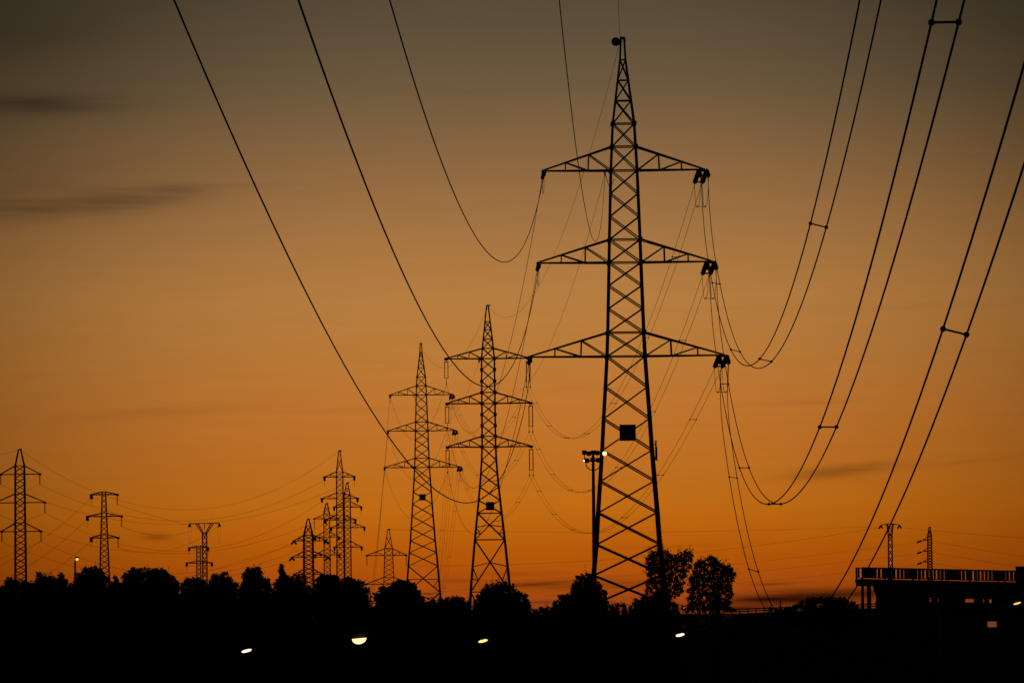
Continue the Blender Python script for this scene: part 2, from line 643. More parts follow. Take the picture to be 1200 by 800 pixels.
def suspension_pylon(px, py, D, yaw, label, group):
    c = at(px, py, D)
    zc = c.z
    root = thing('power_pylon', label, 'pylon', (c.x, D, 0), yaw, group)
    P = Pylon(root, (c.x, D, 0), yaw)
    k = D / FPX

    def Z(y):
        return zc + (523.5 - y) * k
    prof = [(Z(y), w * k) for y, w in ((357.5, .9), (397, 5.3), (420, 7.5), (472, 7.7), (523.5, 7.9), (539, 8.6), (560, 10.1), (590, 13), (632, 17.5), (665, 20.6), (690, 22.9))]
    prof.append((0, 28.5 * k))
    lv = [Z(y) for y in (376.5, 386, 397, 408, 420, 433, 446.5, 459.6, 472.6, 485.5, 498.5, 511, 523.5, 539, 554.5, 570.5, 586, 601)]
    lv2 = [Z(601), Z(632), Z(693), 0.0]
    lattice(root, prof, lv, (.14, .26), .09, [Z(y) for y in (376.5, 386, 397, 408, 420, 459.6, 472.6, 511, 523.5, 601)], None,
            [Z(y) for y in (420, 433, 446.5, 459.6, 472.6, 485.5, 498.5, 511, 523.5)], .34)
    mb = MB()   # tall bottom panels
    for z0, z1 in zip(lv2, lv2[1:]):
        h0, h1 = interp(prof, z0), interp(prof, z1)
        cs0 = [Vector((i * h0, j * h0, z0)) for i, j in ((-1, -1), (1, -1), (1, 1), (-1, 1))]
        cs1 = [Vector((i * h1, j * h1, z1)) for i, j in ((-1, -1), (1, -1), (1, 1), (-1, 1))]
        for q in range(4):
            a0, b0, a1, b1 = cs0[q], cs0[(q + 1) % 4], cs1[q], cs1[(q + 1) % 4]
            mb.bar(a0, b1, .11)
            mb.bar(b0, a1, .11)
            mb.bar(a1, b1, .11)
            m = (a0 + b1) / 2
            t = (z0 - z1) / (z0 - z1)
            X = a0.lerp(b1, h0 / (h0 + h1))
            for (s0, s1) in ((a0, a1), (b0, b1)):
                mb.bar(s0.lerp(s1, .52), X, .07)
                q1 = s1.lerp(X, .38)
                mb.bar(s0.lerp(s1, .74), q1, .06)
                mb.bar(s0.lerp(s1, .52), q1, .06)
    mb.build('lower_bracing', M['steel'], root)
    for lev, (yb, yt, lw, rw) in (('top', (420, 408, 49, 47)), ('middle', (472.6, 459.6, 48.5, 49.5)), ('bottom', (523.5, 511, 48.5, 49.5))):
        hb, ht = interp(prof, Z(yb)), interp(prof, Z(yt))
        for side, ln, nm in ((-1, lw * k, 'left'), (1, rw * k, 'right')):
            arm, tip = crossarm(root, side, Z(yb), Z(yt) - Z(yb), hb, ht, ln, .13, .085, (.36, .68))
            top = tip + Vector((0, 0, -.35))
            L = 2.2 if side > 0 else 1.75
            o = .19 if side > 0 else .18
            fit = MB()
            fit.bar(tip + Vector((0, 0, -.02)), top, .07)
            fit.bar(top + Vector((-o - .06, 0, 0)), top + Vector((o + .06, 0, 0)), .09)
            fit.build('hanger_plate', M['steel'], arm)
            fit = MB()
            lowp = top + Vector((0, 0, -L))
            fit.bar(lowp + Vector((-o - .06, 0, 0)), lowp + Vector((o + .06, 0, 0)), .05)
            end = lowp + Vector((0, 0, -.62))
            if side > 0:
                for s in (-1, 1):
                    fit.bar(lowp + Vector((s * o, 0, 0)), end + Vector((s * .2, 0, 0)), .05)
                    fit.ball(end + Vector((s * .2, 0, .05)), .09, 8, 6)
            else:
                fit.bar(lowp, end, .05)
                fit.ball(end + Vector((0, 0, .05)), .09, 8, 6)
            fit.build('insulator_yoke', M['steel'], arm)
            for s in (-1, 1):
                ms = MB()
                ms.discs(top + Vector((s * o, 0, 0)), lowp + Vector((s * o, 0, 0)), .085 if side > 0 else .055, 16, 8)
                ms.build('insulator_string', M['glass'], arm)
            P.pt[((nm, lev), 'near')] = end
            P.pt[((nm, lev), 'far')] = end
    P.pt[('earth', 'near')] = P.pt[('earth', 'far')] = Vector((0.1, 0, Z(358.5)))
    P.pt[('inner', 'near')] = P.pt[('inner', 'far')] = Vector((-10.5 * k, 0, Z(424)))
    mb = MB()
    mb.box((.1, 0, Z(357.6)), .5, .3, .12)
    mb.build('peak_cap', M['steel'], root)
    mb = MB()
    mb.box((-10.5 * k, 0, Z(422)), .18, .18, .45)
    mb.build('cable_clamp', M['steel'], root)
    zs = Z(592.8)
    hh = interp(prof, zs)
    mb = MB()
    mb.box((.05, -hh - .06, zs), .9, .04, .9)
    mb.bar((-.42, -hh - .03, zs), (.5, -hh - .03, zs), .05)
    mb.build('sign_plate', M['sign'], root)
    return P


P2 = suspension_pylon(572.9, 523.5, 830.0, radians(1.0), 'middle of the three tall pylons, with insulators hanging straight down from every arm', 'lattice pylons of the main line')


# ------------------------------------------------------------------ cables
def curve_pts(A, B, sag, n=48):
    out = []
    for i in range(n + 1):
        t = i / n
        p = A.lerp(B, t)
        p.z -= 4 * sag * t * (1 - t)
        out.append(p)
    return out


def single(pts, label, group, r=.015, name='power_cable', cat='cable'):
    mb = MB()
    mb.tube(pts, r, 6)
    return tag(mb.build(name, M['wire'], None, pts[0]), label, cat, group)


def twin(pts, label, group, spacer_ts, r=.014, half=.2, twist=0.0):
    """Two conductors held apart by spacers: one thing."""
    root = thing('twin_cable', label, 'cable', pts[0], 0, group)
    n = len(pts)
    L = []
    for s in (-1, 1):
        q = []
        for i, p in enumerate(pts):
            d = (pts[min(i + 1, n - 1)] - pts[max(i - 1, 0)])
            sd = Vector((d.y, -d.x, 0)).normalized()
            if sd.x < 0:
                sd = -sd
            t = i / (n - 1)
            tw = twist * min(1.0, t * 5)
            q.append(p + sd * (s * half) + Vector((0, 0, -s * tw / 2)))
        mb = MB()
        mb.tube(q, r, 6)
        mb.build('conductor', M['wire'], root, pts[0])
        L.append(q)

    def on(q, t):
        x = t * (n - 1)
        i = min(int(x), n - 2)
        return q[i].lerp(q[i + 1], x - i)
    for t in spacer_ts:
        a, b = on(L[0], t), on(L[1], t)
        d = (on(L[0], min(t + .004, 1)) - on(L[0], max(t - .004, 0))).normalized()
        mb = MB()
        mb.bar(a, b, .034)
        for p in (a, b):
            mb.tube([p - d * .07, p - d * .04, p + d * .04, p + d * .07], [.025, .05, .05, .025], 8)
            mb.ball(p, .05, 8, 6)
        mb.build('spacer', M['steel'], root, pts[0])
    return root


# near span: from the big pylon towards and over the camera, measured from the photograph
near = {'R1': ((11.159, 24.686), 0.01385, 0.15998, 0.000392), 'R2': ((11.595, 19.446), 0.01582, 0.14901, 0.000345), 'R3': ((11.974, 14.834), 0.01597, 0.15305, 0.0003788, 4.75e-6),
        'L1': ((1.964, 25.561), 0.01701, 0.12329, 0.000295), 'L2': ((1.557, 19.858), 0.01488, 0.10923, 0.000239), 'L3': ((1.240, 14.946), 0.01616, 0.12150, 0.0003381, -1.76e-5),
        'I': ((5.497, 25.135), 0.01528, 0.10059, 0.000194), 'E': ((6.322, 32.609), 0.01214, -0.03572, 0.000120)}
GN = 'cables from the largest pylon over the viewer'
near_info = {
    'R1': (('right', 'top'), 'twin cable from the largest pylon\'s top right arm, dipping highest of the three', [387.5, 325.8, 259.4, 189.3, 118]),
    'R2': (('right', 'middle'), 'twin cable from the largest pylon\'s middle right arm, dipping between the other twins', [383.3, 317.4, 249.0, 179.3, 110.0]),
    'R3': (('right', 'bottom'), 'twin cable from the bottom right arm of the largest pylon, sinking behind the round bush', [384.0, 323.8, 262, 205, 127.5]),
    'L1': (('left', 'top'), 'single cable looping up from the top left arm of the largest pylon, highest of three', None),
    'L2': (('left', 'middle'), 'single cable rising from the middle left arm of the largest pylon, between two others', None),
    'L3': (('left', 'bottom'), 'thick single cable from the bottom left arm of the largest pylon, lowest, crossing farthest left', None),
    'I': ('inner', 'thin cable clamped beside the largest pylon\'s body, looping steeply to the top edge', None),
    'E': ('earth', 'thin earth wire rising almost straight up from the tip of the largest pylon', None)}
for k, ((X, Zc), b, s, c2, *sway) in near.items():
    b2 = sway[0] if sway else 0.0
    key, lab, sp = near_info[k]
    Y0, Y1 = 447.0, -40.0
    a0 = P1.world((key, 'near'))
    N = 96
    pts = []
    for i in range(N + 1):
        Y = Y0 + (Y1 - Y0) * i / N
        d = Y - Y0
        p = Vector((X + b * d + b2 * d * d, Y, EYE + Zc + s * d + c2 * d * d))
        pts.append(p)
    off = a0 - pts[0]
    w = 40.0
    for p in pts:                # ease the measured curve onto the clamp
        q = max(0.0, 1 - (Y0 - p.y) / w)
        p += off * (q * q)
    pts[0] = a0.copy()
    if sp:
        twin(pts, lab, GN, [(Y0 - y) / (Y0 - Y1) for y in sp], .019, .195, twist=.10 if k != 'R2' else 0.0)
    else:
        single(pts, lab, GN, .019 if k[0] == 'L' else .011)

# span from the big pylon to the middle pylon
GM = 'cables between the largest and the middle pylon'
ordinal = {'top': 'top', 'middle': 'middle', 'bottom': 'bottom'}
for lev, sgR, sgL in (('top', 9.7, 9.5), ('middle', 9.4, 9.3), ('bottom', 7.9, 8.2)):
    A, B = P1.world((('right', lev), 'far')), P2.world((('right', lev), 'near'))
    twin(curve_pts(A, B, sgR), f'twin cable sagging from the largest pylon\'s {lev} right arm to the middle pylon', GM,
         [.08, .2, .36, .52, .66, .8, .93], .013, .2)
    A, B = P1.world((('left', lev), 'far')), P2.world((('left', lev), 'near'))
    single(curve_pts(A, B, sgL), f'single cable sagging from the largest pylon\'s {lev} left arm to the middle pylon', GM, .016)
single(curve_pts(P1.world(('inner', 'far')), P2.world(('inner', 'near')), 7.6), 'thin cable from beside the largest pylon\'s body to the middle pylon\'s body', GM, .010)
single(curve_pts(P1.world(('earth', 'far')), P2.world(('earth', 'near')), 6.6), 'thin earth wire between the tips of the largest and the middle pylon', GM, .010)
# span from the middle pylon to the third
GT = 'cables between the middle and the slimmest tall pylon'
for lev in ('top', 'middle', 'bottom'):
    twin(curve_pts(P2.world((('right', lev), 'far')), P3.world((('right', lev), 'near')), 6.2), f'twin cable from the middle pylon\'s {lev} right arm to the slimmest tall pylon', GT,
         [.15, .4, .65, .88], .013, .2)
    single(curve_pts(P2.world((('left', lev), 'far')), P3.world((('left', lev), 'near')), 6.2), f'single cable from the middle pylon\'s {lev} left insulator to the slimmest tall pylon', GT, .015)
single(curve_pts(P2.world(('earth', 'far')), P3.world(('earth', 'near')), 5.0), 'thin earth wire between the tips of the middle and the slimmest tall pylon', GT, .011)
single(curve_pts(P2.world(('inner', 'far')), P3.world(('inner', 'near')), 5.6), 'thin cable joining the bodies of the middle and the slimmest tall pylon', GT, .010)
# from the third pylon down to a small gantry behind the trees
GG = 'cables running down behind the trees'
gD = 1300.0
for lev, xl, xr in (('top', 437.5, 512), ('middle', 435.5, 515.5), ('bottom', 433.5, 519)):
    single(curve_pts(P3.world((('left', lev), 'far')), at(xl, 699, gD), 1.2), f'single cable dropping steeply from the {lev} left arm of the slimmest tall pylon', GG, .016)
    twin(curve_pts(P3.world((('right', lev), 'far')), at(xr, 699, gD), 1.2), f'twin cable dropping steeply from the {lev} right arm of the slimmest tall pylon', GG, [.25, .6, .9], .013, .2)
mbr = thing('cable_gantry', 'small lattice gantry with a pointed mast peeping over trees beside the slimmest pylon', 'gantry', at(432.5, 760, gD) * 1.0)
mbr.location.z = 0
for xx in (432.5, 516.0):
    ct = at(xx, 687 if xx < 500 else 696, gD)
    m = MB()
    for i in (-1, 1):
        for j in (-1, 1):
            m.bar((ct.x + i * .1, gD + j * .1, ct.z), (ct.x + i * .9, gD + j * .9, 0), .12)
    for q in range(7):
        z0, z1 = ct.z * q / 7, ct.z * (q + 1) / 7
        h0, h1 = .9 - .8 * q / 7, .9 - .8 * (q + 1) / 7
        for j in (-1, 1):
            m.bar((ct.x - h0, gD + j * h0, z0), (ct.x + h1, gD + j * h1, z1), .07)
            m.bar((ct.x + h0, gD + j * h0, z0), (ct.x - h1, gD + j * h1, z1), .07)
    m.build('mast', M['steel'], mbr, mbr.location)
m = MB()
a, b = at(432.5, 700, gD), at(516.0, 700, gD)
for dz in (0, .7):
    for dy in (-.35, .35):
        m.bar(a + Vector((0, dy, dz)), b + Vector((0, dy, dz)), .1)
for q in range(14):
    p0, p1 = a.lerp(b, q / 14), a.lerp(b, (q + 1) / 14)
    for dy in (-.35, .35):
        m.bar(p0 + Vector((0, dy, 0 if q % 2 else .7)), p1 + Vector((0, dy, .7 if q % 2 else 0)), .06)
m.build('beam', M['steel'], mbr, mbr.location)


# ------------------------------------------------------------------ small far pylons
def far_pylon(D, xc, ytop, ybody, hw_tip, hw_top, hw_bot, ybot, arms, label, group, panel=6.0, yaw=0.0, flat=False, lw=None, bw=None, open_peak=False, fr=(.5,)):
    """arms: (y, left len, right len, rise, left end, right end) in photo px; ends: 'hang' string, 'pull' strain string with jumper, 'knob', None."""
    k = D / FPX
    c = at(xc, ybot, D)
    root = thing('power_pylon', label, 'pylon', (c.x, D, 0), yaw, group)
    P = Pylon(root, (c.x, D, 0), yaw)
    hor = 719 - .0105 * (xc - 600)

    def Z(y):
        return c.z + (ybot - y) * k
    lw = lw or .2
    bw = bw or .09
    prof = [(Z(ytop), hw_tip * k), (Z(ybody), hw_top * k), (Z(ybot), hw_bot * k)]
    slope = (hw_bot - hw_top) / max(ybot - ybody, 1)
    prof.append((0.0, (hw_bot + slope * (c.z / k)) * k))
    lv = []
    y = ybody
    lv.append(Z(ybody))
    z = Z(ybody)
    st = panel * k
    while z - st * 1.5 > 0:
        z -= st
        lv.append(z)
    lv.append(0.0)
    hz = [Z(ybody)] + [Z(a[0]) for a in arms] + [Z(a[0] - a[3]) for a in arms]
    if not flat and not open_peak and ybody - ytop > 8:
        lv = [Z(ytop + .45 * (ybody - ytop))] + lv
        hz.append(lv[0])
    lattice(root, prof, lv, (lw * .8, lw), bw, hz)
    if not flat:
        mb = MB()
        mb.box((.12, 0, Z(ytop)), .5, .3, .25)
        mb.build('peak_cap', M['steel'], root)
    for n, (ya, ll, rl, rise, le, re) in enumerate(arms):
        hb, ht = interp(prof, Z(ya)), interp(prof, Z(ya - rise))
        for side, ln, end in ((-1, ll, le), (1, rl, re)):
            if not ln:
                continue
            arm, tip = crossarm(root, side, Z(ya), rise * k, hb, ht, ln * k, .16, .09, fr)
            e = tip.copy()
            if end == 'hang':
                L = 12 * k
                m = MB()
                m.bar(tip, tip + Vector((0, 0, -.25)), .08)
                m.discs(tip + Vector((0, 0, -.2)), tip + Vector((0, 0, -L)), .17 if open_peak else .13, 12, 8)
                m.build('insulator_string', M['glass'], arm)
                e = tip + Vector((0, 0, -L))
            elif end in ('pull', 'knob'):
                L = 2.2
                for s in (-1, 1):
                    m = MB()
                    sx = -.9 if end == 'pull' else -.35
                    b_ = tip + Vector((sx * s * .35 + .1 * s, s * L, -.55))
                    m.discs(tip + Vector((0, s * .1, -.1)), b_, .2, 9, 8)
                    m.build('insulator_string', M['glass'], arm)
                    if s < 0:
                        e1 = b_
                    else:
                        e2 = b_
                jumper(arm, e1, e2, 1.2, .014)
                e = e1
            P.pt[(n, side)] = e
    P.pt['earth'] = Vector((0, 0, Z(ytop)))
    return P, root


GL = 'small far pylons on the left'
Ta, _ = far_pylon(1310, 24.3, 526.5, 545.5, 1.2, 5.3, 6.4, 680,
                  [(555.6, 22.5, 23.3, 10, 'hang', 'hang'), (588.8, 28.5, 29, 10.5, 'hang', 'hang'), (622.5, 21.8, 24.2, 10, 'hang', 'hang')],
                  'far pylon at the left edge of the picture with three wide arms and hanging insulators', GL, 7.2, 0, lw=.28, bw=.095, open_peak=True, fr=())
Tb, _ = far_pylon(1250, 122.6, 575.5, 577, 2.0, 2.1, 5.7, 678,
                  [(579.5, 14.6, 15.6, 3.5, 'knob', 'hang'), (605, 19.5, 20.5, 4, 'knob', 'hang'), (630, 15.2, 16.2, 4, 'knob', 'hang')],
                  'flat-topped far pylon with three short arms, beside the lit street lamp on the left', GL, 6.5, 0, flat=True, lw=.2, bw=.085)
Tc2, _ = far_pylon(1600, 233, 638.5, 639.5, 2.2, 2.2, 2.5, 678,
                   [(641.5, 11, 11, 2, 'pull', 'pull'), (659.5, 14, 15.5, 2.5, 'pull', 'pull')],
                   'short flat-topped far pylon with two arms just left of the Y-shaped pylon', GL, 5, 0, flat=True, lw=.2, bw=.1)
Td2, _ = far_pylon(1700, 383.6, 589.5, 601, .7, 3.4, 3.7, 680,
                   [(607.5, 14.5, 14, 5, 'hang', 'hang'), (629, 14, 14, 6, 'pull', 'pull'), (650, 14.5, 14.5, 6, 'pull', 'pull')],
                   'thin far pylon between the two clustered ones, its top arm ending in a hanging string', GL, 5.5, 0, lw=.23, bw=.095)
Td, _ = far_pylon(1500, 361.8, 608, 627, .9, 5.2, 5.6, 684,
                  [(633.5, 17, 21, 7, 'pull', 'pull'), (652.7, 19.5, 23, 7, 'pull', 'pull'), (672.5, 16.5, 16, 6, 'pull', 'pull')],
                  'shortest wide-bodied far pylon, leftmost of the cluster of four', GL, 5.2, radians(8), lw=.23, bw=.095)
Te2, _ = far_pylon(1550, 407.9, 565.5, 579, .6, 3.5, 3.8, 680,
                   [(594, 15.5, 16.3, 6.5, 'knob', 'knob'), (618, 19, 19.7, 7, 'knob', 'knob'), (641, 15.5, 16.3, 7, 'knob', 'knob')],
                   'far pylon overlapping the right side of the tallest one in the cluster of four', GL, 5.5, 0, lw=.23, bw=.095)
Te, _ = far_pylon(1400, 399.2, 528, 552.5, .7, 3.7, 4.3, 680,
                  [(558.7, 17.8, 17.2, 6.2, 'knob', 'knob'), (584, 21, 20.8, 6.6, 'knob', 'knob'), (609, 17, 17.8, 6.2, 'knob', 'knob')],
                  'tallest far pylon of the cluster of four left of the slimmest tall pylon', GL, 6.2, 0, lw=.22, bw=.085)
Tf, _ = far_pylon(1450, 455.8, 620, 642, .8, 4.5, 6.0, 684,
                  [(650.5, 25.5, 20.5, 8, 'hang', 'hang'), (684, 27, 26, 8, 'hang', 'hang')],
                  'low wide-armed far pylon right beside the slimmest tall pylon', GL, 5.6, 0, lw=.17, bw=.09)


def y_pylon(D, xc, ytop, yfork, span, gap, hw, ybot, label, group, bow=0.0):
    """Y-shaped mast: slender body that forks to carry one long beam."""
    k = D / FPX
    c = at(xc, ybot, D)
    root = thing('forked_pylon', label, 'pylon', (c.x, D, 0), 0, group)

    def Z(y):
        return c.z + (ybot - y) * k
    lattice(root, [(Z(yfork), hw * k * .95), (Z(ybot), hw * k), (0, hw * k * 1.2)],
            [Z(yfork) - i * (Z(yfork) / 16) for i in range(17)], (.2, .24), .12, [Z(yfork)])
    for s in (-1, 1):
        m = MB()
        for j in (-1, 1):
            o0, o1 = Vector((s * hw * k, j * hw * k, Z(yfork))), Vector((s * gap * k * 1.12, j * .3, Z(ytop)))
            i0, i1 = Vector((s * .05, j * hw * k, Z(yfork) - .2)), Vector((s * gap * k * .78, j * .3, Z(ytop)))
            m.bar(o0, o1, .16)
            m.bar(i0, i1, .16)
            for q in range(4):
                m.bar(o0.lerp(o1, q / 4), i0.lerp(i1, (q + 1) / 4), .08)
        m.build('fork_arm', M['steel'], root)
    m = MB()
    n = 10
    P = Pylon(root, (c.x, D, 0), 0)
    for j in (-1, 1):
        for q in range(n):
            x0, x1 = span * (2 * q / n - 1), span * (2 * (q + 1) / n - 1)
            z0, z1 = Z(ytop + bow * (x0 / span) ** 2), Z(ytop + bow * (x1 / span) ** 2)
            m.bar((x0 * k, j * .3, z0), (x1 * k, j * .3, z1), .16)
            m.bar((x0 * k, -.3, z0), (x1 * k, .3, z1), .08)
    m.build('beam', M['steel'], root)
    for i, x in enumerate((-span, 0, span)):
        z = Z(ytop + bow * (x / span) ** 2)
        m = MB()
        if i != 1:
            for s in (-1, 1):
                m.discs((x * k, s * .3, z - .1), (x * k - s * .25, s * 1.9, z - .6), .17, 8, 8)
        else:
            m.discs((x * k, 0, z - .1), (x * k, 0, z - 1.3), .15, 8, 8)
        m.build('insulator_string', M['glass'], root)
        P.pt[i] = Vector((x * k, 0, z - .4))
    if span > 15:
        for s in (-1, 1):
            jumper(root, Vector((s * span * k - .2, -1.9, Z(ytop) - .6)), Vector((s * span * k + .2, 1.9, Z(ytop) - .6)), 3.4, .016)
    return P


Tc = y_pylon(1500, 240.2, 613, 624.5, 17.3, 9.5, 2.6, 678, 'slender far pylon forking into a Y under one long beam, on the left', GL)
GR = 'far pylons above the bridge on the right'
Tg = y_pylon(1500, 1043.6, 613.5, 627, 11, 3.6, 2.3, 664, 'slender forked far pylon with a short bowed beam, rising above the bridge railing', GR, bow=1.5)
# narrow mast with arms on the left only
D = 1600
k = D / FPX
Th, rootTh = far_pylon(D, 1089.8, 617.5, 627, .5, 2.3, 2.6, 665, [], 'narrow far mast with three stub arms on its left side only, above the bridge railing', GR, 3.2, 0, lw=.24, bw=.14)
zb = at(1089.8, 665, D).z
for n, ya in enumerate((632.6, 645.6, 658.2)):
    z = zb + (665 - ya) * k
    m = MB()
    m.bar((-2.2 * k, -.2, z), (-7.5 * k, 0, z + .1), .18)
    m.bar((-2.2 * k, -.2, z + .7), (-7.5 * k, 0, z + .15), .14)
    m.bar((-2.2 * k, .3, z), (-7.5 * k, 0, z + .1), .18)
    arm = m.build('crossarm', M['steel'], rootTh)
    m = MB()
    m.discs((-4 * k, 0, z + .1), (-8 * k, 0, z - .02), .24, 6, 8)
    m.discs((-9.6 * k, -.6, z - .1), (-15 * k, -1.0, z - .45), .22, 8, 8)
    m.tube([(-7.9 * k, 0, z), (-9.6 * k, -.6, z - .1)], .05, 5)
    m.build('insulator_string', M['glass'], arm)
    Th.pt[n] = Vector((-15 * k, -1.0, z - .45))


def span_mid(A, B, ymid, label, group, r=.015):
    """Cable between world points A and B whose middle is seen at photo row ymid."""
    m = (A + B) / 2
    # photo column of the middle
    d = m - Vector((0, 0, EYE))
    px = 600 + FPX * d.dot(_R) / d.dot(-_B)
    zt = at(px, ymid, m.y).z
    return single(curve_pts(A, B, max(m.z - zt, .1)), label, group, r)


GS = 'thin cables of the far pylons on the left'
rw = .019
w = lambda P, k_: P.world(k_)
span_mid(w(Ta, 'earth'), w(Te, 'earth'), 597, 'faint earth wire from the left-edge pylon\'s tip to the cluster\'s tallest pylon', GS, rw * .85)
for n, (yr, yl) in enumerate(((610, 614), (645, 648), (671, 675))):
    lv = ('top', 'middle', 'bottom')[n]
    span_mid(w(Ta, (n, 1)), w(Te, (n, -1)), yr, f'faint cable from the left-edge pylon\'s {lv} right insulator to the cluster\'s tallest pylon', GS, rw)
    span_mid(w(Ta, (n, -1)), w(Te, (n, 1)), yl, f'faint cable from the left-edge pylon\'s {lv} left insulator to the cluster\'s tallest pylon', GS, rw)
    B = w(Ta, (n, 1)) + Vector((-46, -230, -2))
    single(curve_pts(w(Ta, (n, 1)), B, 7.0), f'faint cable from the left-edge pylon\'s {lv} right insulator out of the picture', GS, rw)
single(curve_pts(w(Ta, 'earth'), w(Ta, 'earth') + Vector((-46, -230, -2)), 5.0), 'faint earth wire from the tip of the left-edge pylon out of the picture', GS, rw * .85)
for n, (yb, ym) in enumerate(((690, 640), (705, 665), (722, 690))):
    lv = ('top', 'middle', 'bottom')[n]
    single(curve_pts(w(Tb, (n, -1)), at(-70, yb, 1050), 2.0), f'faint cable slanting down left from the flat-topped pylon\'s {lv} left arm', GS, rw)
    span_mid(w(Tb, (n, 1)), w(Tc, n), (603, 627, 643)[n], f'faint cable from the {lv} right arm of the flat-topped pylon to the Y-shaped pylon', GS, rw)
    span_mid(w(Td, (n, -1)), at(150 + 25 * n, 697, 1560), (656, 673, 690)[n], f'faint cable slanting down left from the wide-bodied cluster pylon\'s {lv} left arm', GS, rw)
GX = 'thin level cables low in the sky on the right'
span_mid(Tf.world((0, 1)), Tg.world(0), 652, 'faint sagging cable from the low wide-armed pylon to the forked pylon\'s left end', GX, rw)
span_mid(Tf.world('earth'), Tg.world(1), 623, 'faint nearly level cable from the low wide-armed pylon\'s tip to the forked pylon', GX, rw * .8)
span_mid(Tf.world((1, 1)), Th.world(0), 668, 'faint cable from the low wide-armed pylon to the narrow mast\'s top stub', GX, rw * .8)
span_mid(at(640, 689, 1500), Th.world(1), 671, 'faint cable rising out of the trees to the narrow mast\'s middle stub', GX, rw * .8)
span_mid(at(640, 697, 1500), Th.world(2), 683, 'faint cable rising out of the trees to the narrow mast\'s bottom stub', GX, rw * .8)
single(curve_pts(Tg.world(2), at(1400, 634, 1700), 1.0), 'faint cable from the forked pylon\'s right end out past the right edge', GX, rw)
for n in range(3):
    lv = ('top', 'middle', 'bottom')[n]
    single(curve_pts(Th.world(n) + Vector((15 * k, 1, .4)), at(1400, 666 + 13 * n, 1750), 1.4), f'faint cable from the narrow mast\'s {lv} level out past the right edge', GX, rw)


# ------------------------------------------------------------------ trees
def leaf(mb, c, s, rnd):
    """one small pointed leaf clump: a bent rhombus"""
    a = Vector((rnd.gauss(0, 1), rnd.gauss(0, 1), rnd.gauss(0, 1) * .8)).normalized()
    b = a.cross(Vector((rnd.gauss(0, 1), rnd.gauss(0, 1), rnd.gauss(0, 1)))).normalized()
    n = a.cross(b)
    i = len(mb.v)
    L, Wd = s * rnd.uniform(.7, 1.3), s * rnd.uniform(.35, .6)
    mb.v += [c - a * L * .5, c + b * Wd * .5 + n * s * .08, c + a * L * .5, c - b * Wd * .5 + n * s * .08]
    mb.f += [(i, i + 1, i + 2), (i, i + 2, i + 3)]


